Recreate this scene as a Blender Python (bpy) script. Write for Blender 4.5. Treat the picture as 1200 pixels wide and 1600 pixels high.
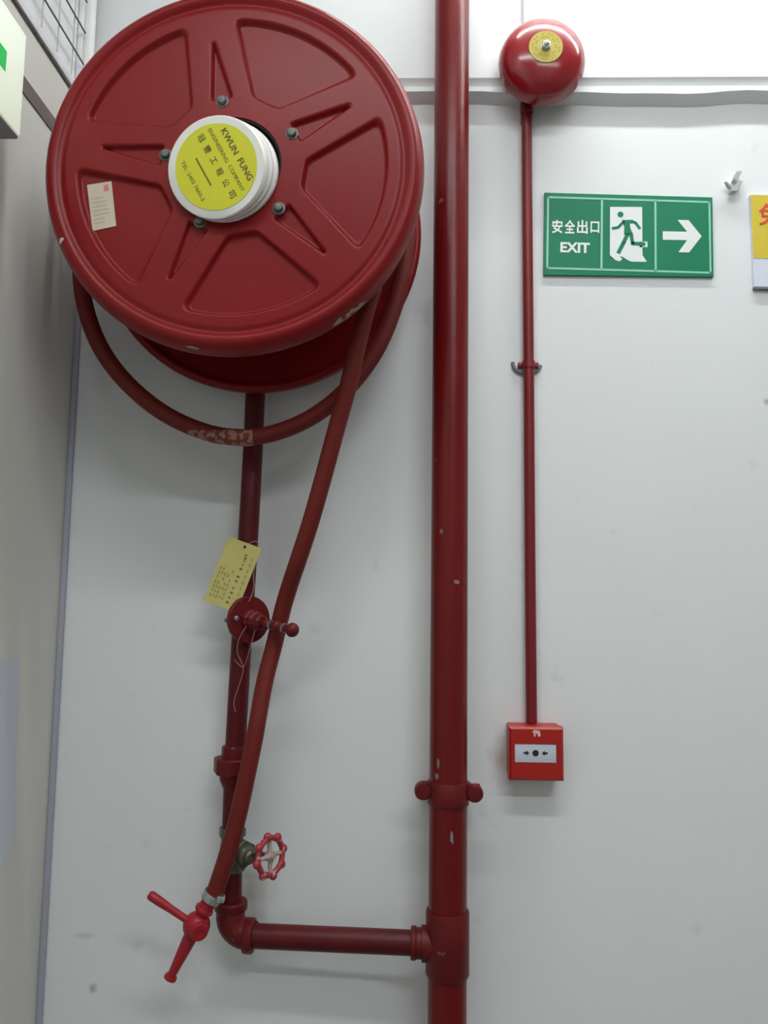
import bpy, bmesh, math, random
from mathutils import Vector, Matrix, Quaternion
random.seed(7)
for o in list(bpy.data.objects):
    bpy.data.objects.remove(o)
scene = bpy.context.scene
COL = scene.collection
PI = math.pi

# ------------------------------------------------------------------ camera
FPX, DIST, CAMZ = 1240.0, 1.38, 1.62            # focal length in pixels, distance to the back wall, eye height
_y = Vector((30, 135, FPX)).normalized()         # world +Y (into the wall) in camera axes (right, down, forward)
_z = Vector((140, -11250, FPX)); _z = (_z - _y * _z.dot(_y)).normalized()
_x = _y.cross(_z)
ROT = Matrix((_x, _y, _z))                       # camera axes -> world
CAMPOS = Vector((0, -DIST, CAMZ))
cam_data = bpy.data.cameras.new('camera')
cam_data.sensor_fit = 'VERTICAL'; cam_data.sensor_height = 36; cam_data.sensor_width = 27
cam_data.lens = 36 * FPX / 1600
cam_data.clip_start = 0.02
cam = bpy.data.objects.new('camera', cam_data); COL.objects.link(cam)
m3 = ROT @ Matrix(((1, 0, 0), (0, -1, 0), (0, 0, -1)))
cam.matrix_world = Matrix.Translation(CAMPOS) @ m3.to_4x4()
scene.camera = cam

# ------------------------------------------------------------------ world, lights, exposure
world = bpy.data.worlds.new('world'); scene.world = world; world.use_nodes = True
bg = world.node_tree.nodes['Background']; bg.inputs[0].default_value = (0.9, 0.95, 1, 1); bg.inputs[1].default_value = 0.0
CEIL = 3.25
KEY = dict(c=(0.55, -0.30, 3.12), ln=1.17, r=0.013, radiance=82.0)     # bare fluorescent tube near the wall, its glass is built with the lamp below
ROOM_AND_FILL = [dict(c=(0.06, -1.32, 3.10), ln=1.16, wd=0.10, watts=13.5), dict(c=(0.75, -2.35, 3.10), ln=1.16, wd=0.10, watts=21)]   # overhead batten with diffuser, then an added unseen one for fill
for rm in ROOM_AND_FILL:
    L = bpy.data.lights.new('room_and_fill_light', 'AREA'); L.shape = 'RECTANGLE'
    L.size = rm['ln']; L.size_y = rm['wd']; L.energy = rm['watts']; L.color = (0.95, 0.985, 1.0)
    lo = bpy.data.objects.new('room_and_fill_light', L); COL.objects.link(lo); lo.location = rm['c']
vs = scene.view_settings
vs.view_transform = 'Standard'; vs.look = 'None'; vs.exposure = 0.0; vs.gamma = 1.0; vs.use_curve_mapping = False

# ------------------------------------------------------------------ measuring: pixel of the 1200x1600 frame -> point in the room
def ray(px, py):
    return ROT @ Vector(((px - 600) / FPX, (py - 800) / FPX, 1))
def at(px, py, y):
    d = ray(px, py); return CAMPOS + d * ((y - CAMPOS.y) / d.y)
def atx(px, py, x):
    d = ray(px, py); return CAMPOS + d * ((x - CAMPOS.x) / d.x)

# ------------------------------------------------------------------ materials
def srgb(r, g, b):
    f = lambda c: (c / 255 / 12.92) if c <= 10 else ((c / 255 + 0.055) / 1.055) ** 2.4
    return (f(r), f(g), f(b), 1)
def mat(name, col, rough=0.5, metal=0.0, var=0.0, vscale=8.0, bump=0.0, bscale=60.0, coat=0.0, chips=None, emit=None, spec=0.5, rvar=0.0):
    m = bpy.data.materials.new(name); m.use_nodes = True
    nt = m.node_tree; N = nt.nodes; Lk = nt.links
    b = N['Principled BSDF']
    b.inputs['Base Color'].default_value = col; b.inputs['Roughness'].default_value = rough
    b.inputs['Metallic'].default_value = metal; b.inputs['Coat Weight'].default_value = coat
    b.inputs['Coat Roughness'].default_value = 0.15
    b.inputs['Specular IOR Level'].default_value = spec
    if emit:
        b.inputs['Emission Color'].default_value = emit[0]; b.inputs['Emission Strength'].default_value = emit[1]
    tc = N.new('ShaderNodeTexCoord')
    src = None
    if var > 0:
        n = N.new('ShaderNodeTexNoise'); n.inputs['Scale'].default_value = vscale; n.inputs['Detail'].default_value = 5
        Lk.new(tc.outputs['Object'], n.inputs['Vector'])
        mx = N.new('ShaderNodeMix'); mx.data_type = 'RGBA'
        mx.inputs[6].default_value = tuple(c * (1 - var) for c in col[:3]) + (1,)
        mx.inputs[7].default_value = tuple(min(1, c * (1 + var)) for c in col[:3]) + (1,)
        Lk.new(n.outputs['Fac'], mx.inputs[0]); src = mx.outputs[2]
        if rvar > 0:
            mr = N.new('ShaderNodeMapRange'); mr.inputs[3].default_value = rough - rvar; mr.inputs[4].default_value = rough + rvar
            Lk.new(n.outputs['Fac'], mr.inputs[0]); Lk.new(mr.outputs[0], b.inputs['Roughness'])
    if chips:
        ccol, cscale, thr = chips
        n2 = N.new('ShaderNodeTexNoise'); n2.inputs['Scale'].default_value = cscale; n2.inputs['Detail'].default_value = 3
        Lk.new(tc.outputs['Object'], n2.inputs['Vector'])
        rp = N.new('ShaderNodeMapRange'); rp.inputs[1].default_value = thr; rp.inputs[2].default_value = thr + 0.03
        Lk.new(n2.outputs['Fac'], rp.inputs[0])
        mx2 = N.new('ShaderNodeMix'); mx2.data_type = 'RGBA'; mx2.inputs[6].default_value = col; mx2.inputs[7].default_value = ccol
        if src: Lk.new(src, mx2.inputs[6])
        Lk.new(rp.outputs[0], mx2.inputs[0]); src = mx2.outputs[2]
    if src: Lk.new(src, b.inputs['Base Color'])
    if bump > 0:
        nb = N.new('ShaderNodeTexNoise'); nb.inputs['Scale'].default_value = bscale; nb.inputs['Detail'].default_value = 4
        Lk.new(tc.outputs['Object'], nb.inputs['Vector'])
        bp = N.new('ShaderNodeBump'); bp.inputs['Strength'].default_value = 0.6; bp.inputs['Distance'].default_value = bump
        Lk.new(nb.outputs['Fac'], bp.inputs['Height']); Lk.new(bp.outputs[0], b.inputs['Normal'])
    return m

CHIP = (0.17, 0.12, 0.10, 1)
M = {}
M['reel'] = mat('reel_red_enamel', (0.205, 0.0075, 0.0085, 1), 0.33, var=0.10, vscale=5, bump=0.0006, bscale=14, spec=0.22)
M['drum'] = mat('drum_red', (0.09, 0.008, 0.009, 1), 0.5)
M['riser'] = mat('riser_red_paint', (0.140, 0.0050, 0.0060, 1), 0.30, spec=0.30, var=0.15, vscale=9, bump=0.0008, bscale=40, chips=(CHIP, 34, 0.735), rvar=0.06)
M['pipe'] = mat('pipe_red_paint', (0.090, 0.0045, 0.0065, 1), 0.42, spec=0.28, var=0.2, vscale=14, bump=0.0008, bscale=60, chips=(CHIP, 55, 0.74))
M['fitting'] = mat('fitting_red_paint', (0.120, 0.0065, 0.0075, 1), 0.45, spec=0.28, var=0.25, vscale=22, bump=0.001, bscale=90, chips=((0.17, 0.11, 0.08, 1), 45, 0.69))
M['hose'] = mat('hose_red_rubber', (0.150, 0.0140, 0.0095, 1), 0.55, spec=0.28, var=0.15, vscale=10, bump=0.0004, bscale=150)
M['worn'] = mat('hose_worn_patch', (0.17, 0.030, 0.020, 1), 0.75, var=0.3, vscale=40, bump=0.002, bscale=150, chips=((0.30, 0.17, 0.12, 1), 85, 0.46))
M['nozzle'] = mat('nozzle_red_plastic', (0.34, 0.0110, 0.0200, 1), 0.4, spec=0.4, var=0.1, vscale=20)
M['bell'] = mat('bell_red_gloss', (0.270, 0.0095, 0.0150, 1), 0.18, coat=0.3, var=0.06, vscale=9)
M['conduit'] = mat('conduit_red_paint', (0.180, 0.0100, 0.0140, 1), 0.4, spec=0.4, var=0.15, vscale=20, bump=0.0006, bscale=60)
M['callred'] = mat('call_point_red_plastic', (0.38, 0.0120, 0.0070, 1), 0.38, spec=0.4)
M['white'] = mat('white_plastic', (0.80, 0.81, 0.79, 1), 0.4)
M['capwhite'] = mat('cap_white_plastic', (0.76, 0.77, 0.73, 1), 0.35, var=0.04, vscale=20)
M['paneW'] = mat('call_pane_white', (0.62, 0.65, 0.74, 1), 0.25)
M['black'] = mat('black_print', (0.012, 0.013, 0.016, 1), 0.5)
M['darkgap'] = mat('dark_hole', (0.01, 0.01, 0.01, 1), 0.8)
M['yellow'] = mat('label_yellow', srgb(206, 205, 40), 0.45)
M['ink'] = mat('label_ink', srgb(92, 92, 20), 0.6)
M['bellyel'] = mat('bell_label_yellow', srgb(182, 168, 62), 0.4, var=0.08, vscale=60)
M['steel'] = mat('bolt_steel', (0.30, 0.31, 0.31, 1), 0.38, metal=0.8)
M['dullsteel'] = mat('dull_bolt', (0.12, 0.125, 0.12, 1), 0.45, metal=0.4)
M['chrome'] = mat('clamp_steel', (0.50, 0.53, 0.52, 1), 0.3, metal=0.9)
M['brass'] = mat('valve_old_brass', (0.12, 0.125, 0.085, 1), 0.45, metal=0.5, var=0.4, vscale=60, bump=0.001, bscale=120)
M['wheel'] = mat('wheel_red', (0.34, 0.025, 0.035, 1), 0.45, chips=((0.42, 0.33, 0.27, 1), 110, 0.60), var=0.1, vscale=40)
M['wheelworn'] = mat('wheel_worn', (0.40, 0.31, 0.27, 1), 0.6, var=0.3, vscale=90)
M['sticker'] = mat('sticker_paper', srgb(200, 188, 168), 0.6, var=0.08, vscale=80)
M['stickerink'] = mat('sticker_ink', srgb(178, 168, 150), 0.7)
M['stampred'] = mat('stamp_red', srgb(205, 120, 112), 0.7)
M['card'] = mat('tag_card', srgb(196, 186, 112), 0.65, var=0.07, vscale=60)
M['cardink'] = mat('tag_ink', srgb(112, 102, 58), 0.7)
M['cardprint'] = mat('tag_print', srgb(160, 150, 88), 0.7)
M['thread'] = mat('thread', (0.42, 0.25, 0.25, 1), 0.7)
M['green'] = mat('exit_green', srgb(8, 122, 86), 0.5, spec=0.3)
M['exitwhite'] = mat('exit_white', srgb(232, 236, 236), 0.4)
M['exitline'] = mat('exit_line', srgb(140, 205, 182), 0.4)
M['edgegreen'] = mat('exit_edge', srgb(14, 92, 70), 0.5)
M['sgnyel'] = mat('notice_yellow', srgb(212, 190, 58), 0.4)
M['sgnwht'] = mat('notice_white', srgb(218, 224, 238), 0.4)
M['sgnred'] = mat('notice_red', srgb(210, 62, 40), 0.5)
M['grey'] = mat('hook_grey', (0.42, 0.44, 0.42, 1), 0.5)
M['greyd'] = mat('spacer_grey', (0.18, 0.19, 0.19, 1), 0.6)
M['wire'] = mat('wire_grey', (0.13, 0.12, 0.10, 1), 0.5)
M['wirelight'] = mat('wire_pale', (0.50, 0.51, 0.50, 1), 0.5)
M['panel'] = mat('grille_white', (0.84, 0.85, 0.87, 1), 0.5)
M['seam'] = mat('seam_dark', (0.075, 0.066, 0.058, 1), 0.7)
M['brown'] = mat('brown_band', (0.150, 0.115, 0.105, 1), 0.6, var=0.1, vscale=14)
M['bead'] = mat('corner_bead', (0.40, 0.41, 0.48, 1), 0.5)
M['paper'] = mat('paper_notice', (0.62, 0.65, 0.72, 1), 0.6)
M['lit'] = mat('lit_face', (0.8, 0.85, 0.75, 1), 0.4, emit=((0.80, 0.92, 0.72, 1), 0.38))
M['litgreen'] = mat('lit_green', (0.0, 0.28, 0.06, 1), 0.4, emit=((0.0, 0.36, 0.05, 1), 0.7))
M['boxwhite'] = mat('lightbox_grey', (0.30, 0.31, 0.32, 1), 0.5)
M['lampbody'] = mat('lamp_body', (0.75, 0.75, 0.75, 1), 0.5)

def wall_mat(name, col, stains=(), bump=0.0025):
    m = mat(name, col, 0.62, var=0.035, vscale=2.2, spec=0.35)
    nt = m.node_tree; N = nt.nodes; Lk = nt.links; b = N['Principled BSDF']
    tc = N.new('ShaderNodeTexCoord')
    # trowel unevenness, broad and fine
    n1 = N.new('ShaderNodeTexNoise'); n1.inputs['Scale'].default_value = 6.5; n1.inputs['Detail'].default_value = 6
    Lk.new(tc.outputs['Object'], n1.inputs['Vector'])
    bp = N.new('ShaderNodeBump'); bp.inputs['Strength'].default_value = 0.5; bp.inputs['Distance'].default_value = bump
    Lk.new(n1.outputs['Fac'], bp.inputs['Height']); Lk.new(bp.outputs[0], b.inputs['Normal'])
    src = b.inputs['Base Color'].links[0].from_socket
    # small scuffs
    ns = N.new('ShaderNodeTexNoise'); ns.inputs['Scale'].default_value = 17; ns.inputs['Detail'].default_value = 4
    Lk.new(tc.outputs['Object'], ns.inputs['Vector'])
    mr = N.new('ShaderNodeMapRange'); mr.inputs[1].default_value = 0.66; mr.inputs[2].default_value = 0.80; mr.inputs[4].default_value = 0.35
    Lk.new(ns.outputs['Fac'], mr.inputs[0])
    mx = N.new('ShaderNodeMix'); mx.data_type = 'RGBA'; mx.inputs[7].default_value = tuple(c * 0.62 for c in col[:3]) + (1,)
    Lk.new(src, mx.inputs[6]); Lk.new(mr.outputs[0], mx.inputs[0]); src = mx.outputs[2]
    for (p, size, scol, amt, irregular) in stains:
        mp = N.new('ShaderNodeMapping'); mp.vector_type = 'POINT'
        s = (1 / size[0], 0.001, 1 / size[1])
        mp.inputs['Location'].default_value = (-p[0] * s[0], 0, -p[2] * s[2]); mp.inputs['Scale'].default_value = s
        Lk.new(tc.outputs['Object'], mp.inputs['Vector'])
        ln = N.new('ShaderNodeVectorMath'); ln.operation = 'LENGTH'; Lk.new(mp.outputs[0], ln.inputs[0])
        nn = N.new('ShaderNodeTexNoise'); nn.inputs['Scale'].default_value = irregular; nn.inputs['Detail'].default_value = 4
        Lk.new(tc.outputs['Object'], nn.inputs['Vector'])
        ad = N.new('ShaderNodeMath'); ad.operation = 'MULTIPLY_ADD'; ad.inputs[1].default_value = 1.2
        Lk.new(nn.outputs['Fac'], ad.inputs[0]); Lk.new(ln.outputs['Value'], ad.inputs[2])
        r = N.new('ShaderNodeMapRange'); r.inputs[1].default_value = 0.55; r.inputs[2].default_value = 1.55; r.inputs[3].default_value = amt; r.inputs[4].default_value = 0
        Lk.new(ad.outputs[0], r.inputs[0])
        mx = N.new('ShaderNodeMix'); mx.data_type = 'RGBA'; mx.inputs[7].default_value = scol
        Lk.new(src, mx.inputs[6]); Lk.new(r.outputs[0], mx.inputs[0]); src = mx.outputs[2]
    Lk.new(src, b.inputs['Base Color'])
    return m

# ------------------------------------------------------------------ mesh building
class MB:
    def __init__(s): s.v = []; s.f = []
    def add(s, vs, fs):
        k = len(s.v); s.v += [Vector(v) for v in vs]; s.f += [tuple(i + k for i in f) for f in fs]; return s
    def box(s, a, b):
        (x0, y0, z0), (x1, y1, z1) = a, b
        return s.add([(x0, y0, z0), (x1, y0, z0), (x1, y1, z0), (x0, y1, z0), (x0, y0, z1), (x1, y0, z1), (x1, y1, z1), (x0, y1, z1)],
                     [(0, 3, 2, 1), (4, 5, 6, 7), (0, 1, 5, 4), (1, 2, 6, 5), (2, 3, 7, 6), (3, 0, 4, 7)])
    def rbox(s, a, b, bev=0.003, seg=3):
        bm = bmesh.new(); bmesh.ops.create_cube(bm, size=1)
        c = [(a[i] + b[i]) / 2 for i in range(3)]; d = [abs(b[i] - a[i]) for i in range(3)]
        for v in bm.verts: v.co = Vector([c[i] + v.co[i] * d[i] for i in range(3)])
        bmesh.ops.bevel(bm, geom=bm.edges[:], offset=bev, segments=seg, affect='EDGES', profile=0.5)
        bm.verts.index_update()
        s.add([v.co.copy() for v in bm.verts], [[v.index for v in f.verts] for f in bm.faces]); bm.free(); return s
    def prism(s, pts, off):           # polygon of 3D points pushed along vector off
        n = len(pts); off = Vector(off)
        return s.add(list(pts) + [Vector(p) + off for p in pts],
                     [tuple(range(n)), tuple(range(2 * n - 1, n - 1, -1))] + [(i, i + n, (i + 1) % n + n, (i + 1) % n) for i in range(n)])
    def lathe(s, o, axis, prof, seg=48, lobes=None):
        o = Vector(o); a = Vector(axis).normalized()
        u = a.orthogonal().normalized()
        up = Vector((0, 0, 1))
        if abs(a.dot(up)) < 0.9: u = (up - a * up.dot(a)).normalized()
        w = a.cross(u); vs = []; rings = []
        for (r, h) in prof:
            if r < 1e-7: rings.append([len(vs)]); vs.append(o + a * h)
            else:
                k = len(vs); rings.append(list(range(k, k + seg)))
                for i in range(seg):
                    t = 2 * PI * i / seg; q = lobes(t) if lobes else 1
                    vs.append(o + a * h + (u * math.cos(t) + w * math.sin(t)) * r * q)
        fs = []
        for A, B in zip(rings, rings[1:]):
            if len(A) == 1 and len(B) == 1: continue
            for i in range(seg):
                j = (i + 1) % seg
                if len(A) == 1: fs.append((A[0], B[j], B[i]))
                elif len(B) == 1: fs.append((A[i], A[j], B[0]))
                else: fs.append((A[i], A[j], B[j], B[i]))
        if len(rings[0]) > 1: fs.append(tuple(reversed(rings[0])))
        if len(rings[-1]) > 1: fs.append(tuple(rings[-1]))
        return s.add(vs, fs)
    def cyl(s, p, q, r, seg=32, bev=0.0):
        p = Vector(p); q = Vector(q); h = (q - p).length
        if bev: pr = [(0, 0), (r - bev, 0), (r, bev), (r, h - bev), (r - bev, h), (0, h)]
        else: pr = [(0, 0), (r, 0), (r, h), (0, h)]
        return s.lathe(p, q - p, pr, seg)
    def tube(s, pts, r, seg=16, closed=False):
        P = [Vector(p) for p in pts]; n = len(P)
        R = r if isinstance(r, (list, tuple)) else [r] * n
        T = []
        for i in range(n):
            if closed: d = P[(i + 1) % n] - P[i - 1]
            else: d = P[min(i + 1, n - 1)] - P[max(i - 1, 0)]
            T.append(d.normalized())
        u = T[0].orthogonal().normalized(); vs = []
        for i in range(n):
            if i: u = T[i - 1].rotation_difference(T[i]) @ u
            u = (u - T[i] * u.dot(T[i])).normalized(); w = T[i].cross(u)
            for k in range(seg):
                a = 2 * PI * k / seg; vs.append(P[i] + (u * math.cos(a) + w * math.sin(a)) * R[i])
        fs = []
        for i in range(n if closed else n - 1):
            j = (i + 1) % n
            for k in range(seg):
                l = (k + 1) % seg; fs.append((i * seg + k, i * seg + l, j * seg + l, j * seg + k))
        if not closed:
            fs.append(tuple(reversed(range(seg)))); fs.append(tuple(range((n - 1) * seg, n * seg)))
        return s.add(vs, fs)
    def sphere(s, c, r, seg=24, rings=12, axis=(0, 0, 1), squash=1.0):
        pr = [(r * math.sin(PI * i / rings) if 0 < i < rings else 0, -r * squash * math.cos(PI * i / rings)) for i in range(rings + 1)]
        return s.lathe(c, axis, pr, seg)
    def torus(s, c, axis, R, r, seg=48, rs=12, lobes=None):
        pr = [(R + r * math.cos(2 * PI * i / rs), r * math.sin(2 * PI * i / rs)) for i in range(rs)]
        c = Vector(c); a = Vector(axis).normalized(); u = a.orthogonal().normalized(); w = a.cross(u); vs = []; fs = []
        for k in range(seg):
            t = 2 * PI * k / seg; q = lobes(t) if lobes else 1; e = u * math.cos(t) + w * math.sin(t)
            for (rr, h) in pr: vs.append(c + e * rr * q + a * h)
        for k in range(seg):
            l = (k + 1) % seg
            for i in range(rs):
                j = (i + 1) % rs; fs.append((k * rs + i, l * rs + i, l * rs + j, k * rs + j))
        return s.add(vs, fs)

def smooth_path(ctrl, per=8):
    P = [Vector(p) for p in ctrl]; out = []
    for i in range(len(P) - 1):
        p0 = P[max(i - 1, 0)]; p1 = P[i]; p2 = P[i + 1]; p3 = P[min(i + 2, len(P) - 1)]
        for k in range(per):
            t = k / per
            out.append(0.5 * ((2 * p1) + (p2 - p0) * t + (2 * p0 - 5 * p1 + 4 * p2 - p3) * t * t + (3 * p1 - p0 - 3 * p2 + p3) * t ** 3))
    out.append(P[-1]); return out

def build(name, mb, material, base=(0, 0, 0), parent=None, smooth=True, angle=35):
    base = Vector(base)
    me = bpy.data.meshes.new(name)
    me.from_pydata([v - base for v in mb.v], [], mb.f); me.update()
    bm = bmesh.new(); bm.from_mesh(me); bmesh.ops.recalc_face_normals(bm, faces=bm.faces[:]); bm.to_mesh(me); bm.free()
    if smooth:
        me.polygons.foreach_set('use_smooth', [True] * len(me.polygons))
        me.set_sharp_from_angle(angle=math.radians(angle))
    me.materials.append(material)
    o = bpy.data.objects.new(name, me); COL.objects.link(o)
    if parent is not None: o.parent = parent
    else: o.location = base
    return o
class Thing:
    def __init__(s, name, label, cat, loc, group=None):
        s.o = bpy.data.objects.new(name, None); COL.objects.link(s.o); s.o.location = loc; s.o.empty_display_size = 0.05
        s.o['label'] = label; s.o['category'] = cat
        if group: s.o['group'] = group
        s.loc = Vector(loc)
    def part(s, name, mb, material, parent=None, label=None, **k):
        o = build(name, mb, material, s.loc, parent or s.o, **k)
        if label: o['label'] = label
        return o
def struct(name, mb, material, **k):
    o = build(name, mb, material, **k); o['kind'] = 'structure'; return o

def text_mb(string, size, o, right, up, extrude=0.0004, width=None, height=None, bold=0.0, mb=None):
    cu = bpy.data.curves.new('lettering', 'FONT'); cu.body = string; cu.size = 1.0
    cu.align_x = 'CENTER'; cu.align_y = 'CENTER'; cu.resolution_u = 3; cu.offset = bold
    ob = bpy.data.objects.new('lettering', cu); COL.objects.link(ob)
    dg = bpy.context.evaluated_depsgraph_get(); dg.update()
    me = bpy.data.meshes.new_from_object(ob.evaluated_get(dg))
    bpy.data.objects.remove(ob); bpy.data.curves.remove(cu)
    mb = mb or MB()
    if len(me.vertices) == 0: return mb
    xs = [v.co.x for v in me.vertices]; ys = [v.co.y for v in me.vertices]
    cx, cy = (min(xs) + max(xs)) / 2, (min(ys) + max(ys)) / 2
    sx = (width / (max(xs) - min(xs))) if width else size
    sy = (height / (max(ys) - min(ys))) if height else (sx if width else size)
    o = Vector(o); r = Vector(right).normalized(); u = Vector(up).normalized(); n = r.cross(u)
    mb.add([o + r * (v.co.x - cx) * sx + u * (v.co.y - cy) * sy + n * extrude for v in me.vertices], [tuple(p.vertices) for p in me.polygons])
    bpy.data.meshes.remove(me); return mb
def pxpoly(mb, pts, y0, y1):
    return mb.prism([at(x, y, y0) for x, y in pts], (0, y1 - y0, 0))
def stroke(mb, pts, w, y0, y1):
    for (x0, ya), (x1, yb) in zip(pts, pts[1:]):
        d = math.hypot(x1 - x0, yb - ya); ux, uy = (x1 - x0) / d, (yb - ya) / d; nx, ny = -uy * w / 2, ux * w / 2
        e = w * 0.25
        pxpoly(mb, [(x0 - ux * e + nx, ya - uy * e + ny), (x1 + ux * e + nx, yb + uy * e + ny), (x1 + ux * e - nx, yb + uy * e - ny), (x0 - ux * e - nx, ya - uy * e - ny)], y0, y1)
    return mb
def hexprof(mb, o, axis, r, h0, h1, seg=6):
    return mb.lathe(o, axis, [(0, h0), (r * 0.94, h0), (r, h0 + (h1 - h0) * 0.1), (r, h1 - (h1 - h0) * 0.1), (r * 0.94, h1), (0, h1)], seg)
def cyl_patch(mb, axis_xy, r, ang, z, w, h, seed):   # irregular flake lying on a vertical pipe
    rnd = random.Random(seed); cx, cy = axis_xy; n = 9; ring = []
    for i in range(n):
        t = 2 * PI * i / n; q = rnd.uniform(0.65, 1.1)
        a = ang + math.cos(t) * w * q / r / 2; zz = z + math.sin(t) * h * q / 2
        ring.append((a, zz))
    def P(a, zz, rr): return Vector((cx + math.sin(a) * rr, cy - math.cos(a) * rr, zz))
    top = [P(a, zz, r + 0.0005) for a, zz in ring]; bot = [P(a, zz, r - 0.001) for a, zz in ring]
    mb.add(top + [P(ang, z, r + 0.0007)] + bot, [(i, (i + 1) % n, n) for i in range(n)] + [(i, (i + 1) % n, n + 1 + (i + 1) % n, n + 1 + i) for i in range(n)])
    return mb

# ================================================================== the room
XL, XR, YF = -0.597, 2.7, -3.3
YUP = -0.026                                     # the wall above the ledge stands this much proud
ZT = at(900, 121, YUP).z                         # where the proud part ends
p_st = at(400, 1385, 0)
WALLC = (0.80, 0.825, 0.83, 1)
stains = [((p_st.x - 0.005, 0, p_st.z - 0.02), (0.030, 0.085), (0.40, 0.34, 0.25, 1), 0.55, 30),
          ((at(145, 1545, 0).x, 0, at(145, 1545, 0).z), (0.010, 0.010), (0.33, 0.33, 0.32, 1), 0.9, 80),
          ((at(1198, 628, 0).x, 0, at(1198, 628, 0).z), (0.009, 0.009), (0.33, 0.34, 0.35, 1), 0.9, 80),
          ((at(130, 1462, 0).x, 0, at(130, 1462, 0).z), (0.03, 0.008), (0.5, 0.5, 0.48, 1), 0.5, 60),
          ((at(784, 1190, 0).x, 0, at(784, 1190, 0).z), (0.028, 0.05), (0.50, 0.40, 0.32, 1), 0.6, 40),
          ((at(680, 470, 0).x, 0, at(640, 490, 0).z), (0.05, 0.04), (0.55, 0.55, 0.55, 1), 0.5, 70),
          ((at(660, 45, 0).x, 0, at(660, 45, 0).z), (0.02, 0.035), (0.5, 0.5, 0.5, 1), 0.5, 70)]
M['wall'] = wall_mat('wall_white_plaster', WALLC, stains)
M['wallup'] = wall_mat('wall_upper_plaster', WALLC)
M['wallleft'] = wall_mat('wall_left_paint', (0.68, 0.665, 0.615, 1), bump=0.001)
M['plain'] = mat('room_wall_paint', (0.50, 0.51, 0.50, 1), 0.7, var=0.04, vscale=2)
M['floor'] = mat('floor_grey_terrazzo', (0.20, 0.195, 0.19, 1), 0.5, var=0.15, vscale=40)
M['ceil'] = mat('ceiling_white', (0.80, 0.80, 0.80, 1), 0.7, var=0.03, vscale=3)
struct('floor', MB().box((XL, YF, -0.1), (XR, 0, 0)), M['floor'], smooth=False)
struct('ceiling', MB().box((XL, YF, CEIL), (XR, 0, CEIL + 0.1)), M['ceil'], smooth=False)
struct('wall_back', MB().box((XL - 0.1, 0, 0), (XR + 0.1, 0.1, CEIL)), M['wall'], smooth=False)
struct('wall_upper', MB().box((XL, YUP, ZT), (XR, -0.0005, CEIL - 0.001)), M['wallup'], smooth=False)
struct('wall_left', MB().box((XL - 0.1, YF, 0), (XL, 0, CEIL)), M['wallleft'], smooth=False)
struct('wall_right', MB().box((XR, YF, 0), (XR + 0.1, 0, CEIL)), M['plain'], smooth=False)
struct('wall_front', MB().box((XL - 0.1, YF - 0.1, 0), (XR + 0.1, YF, CEIL)), M['plain'], smooth=False)
# ledge under the proud wall: undercut, then a hand-plastered fillet with a wavy lower edge
ml = MB(); nX = 90; ringn = 6; vsl = []
for i in range(nX + 1):
    x = XL + (XR - XL) * i / nX
    wob = 0.0022 * math.sin(x * 9 + 1) + 0.0018 * math.sin(x * 23) + 0.0012 * math.sin(x * 41 + 2)
    z1 = ZT - 0.012; z2 = z1 - 0.0155 + wob
    yo = YUP + 0.002
    for (yy, zz) in ((-0.0005, ZT), (YUP, ZT - 0.0002), (YUP + 0.0120, ZT - 0.0130), (yo, z1 - 0.0035), (yo, z2), (-0.0005, z2 - 0.010)):
        vsl.append((x, yy, zz))
fsl = []
for i in range(nX):
    for k in range(ringn):
        l = (k + 1) % ringn; a = i * ringn; b = a + ringn
        fsl.append((a + k, a + l, b + l, b + k))
fsl += [tuple(range(ringn)), tuple(range(nX * ringn, (nX + 1) * ringn))]
ml.add(vsl, fsl)
struct('trim_1', ml, M['wallup'], angle=12)
# bead in the left corner
struct('trim_2', MB().rbox((XL + 0.0002, -0.009, 0.0), (XL + 0.0095, -0.0005, ZT - 0.03), 0.0015, 2), M['bead'])
# seam and brown band along the left wall
zs = atx(107, 135, XL).z
struct('trim_3', MB().box((XL + 0.0005, YF, zs - 0.0025), (XL + 0.0015, -0.027, zs + 0.0025)), M['seam'], smooth=False)
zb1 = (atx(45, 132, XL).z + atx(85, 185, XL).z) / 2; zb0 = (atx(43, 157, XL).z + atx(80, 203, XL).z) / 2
struct('brown_strip', MB().box((XL + 0.0005, YF, zb0), (XL + 0.002, -0.01, zb1)), M['brown'], smooth=False)  # thin brownish strip laid flat along the left wall

# ================================================================== hose reel
RC = at(362, 256, -0.315); RX, RZ = RC.x, RC.z
YFACE = -0.315
AX = Vector((0, -1, 0))
reel = Thing('hose_reel', 'large round red metal hose reel with stamped disc mounted high on the wall', 'hose reel', (RX, 0, RZ))
S_PX = 0.000915
BOLT0 = -10.0
def smax(a, b, k=0.006):
    h = max(k - abs(a - b), 0) / k; return max(a, b) + h * h * k * 0.25
def tri_line(x, y, ax, ay, bx, by):              # signed distance, positive on the right of a->b
    dx, dy = bx - ax, by - ay; L = math.hypot(dx, dy); return ((x - ax) * dy - (y - ay) * dx) / L
def polar(deg, r): t = math.radians(deg); return (math.sin(t) * r, math.cos(t) * r)
PI_IN = polar(11.5, 0.107); PI_OUT = polar(26.5, 0.224)
def sstep(e0, e1, x):
    t = min(1, max(0, (x - e0) / (e1 - e0))); return t * t * (3 - 2 * t)
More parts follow.
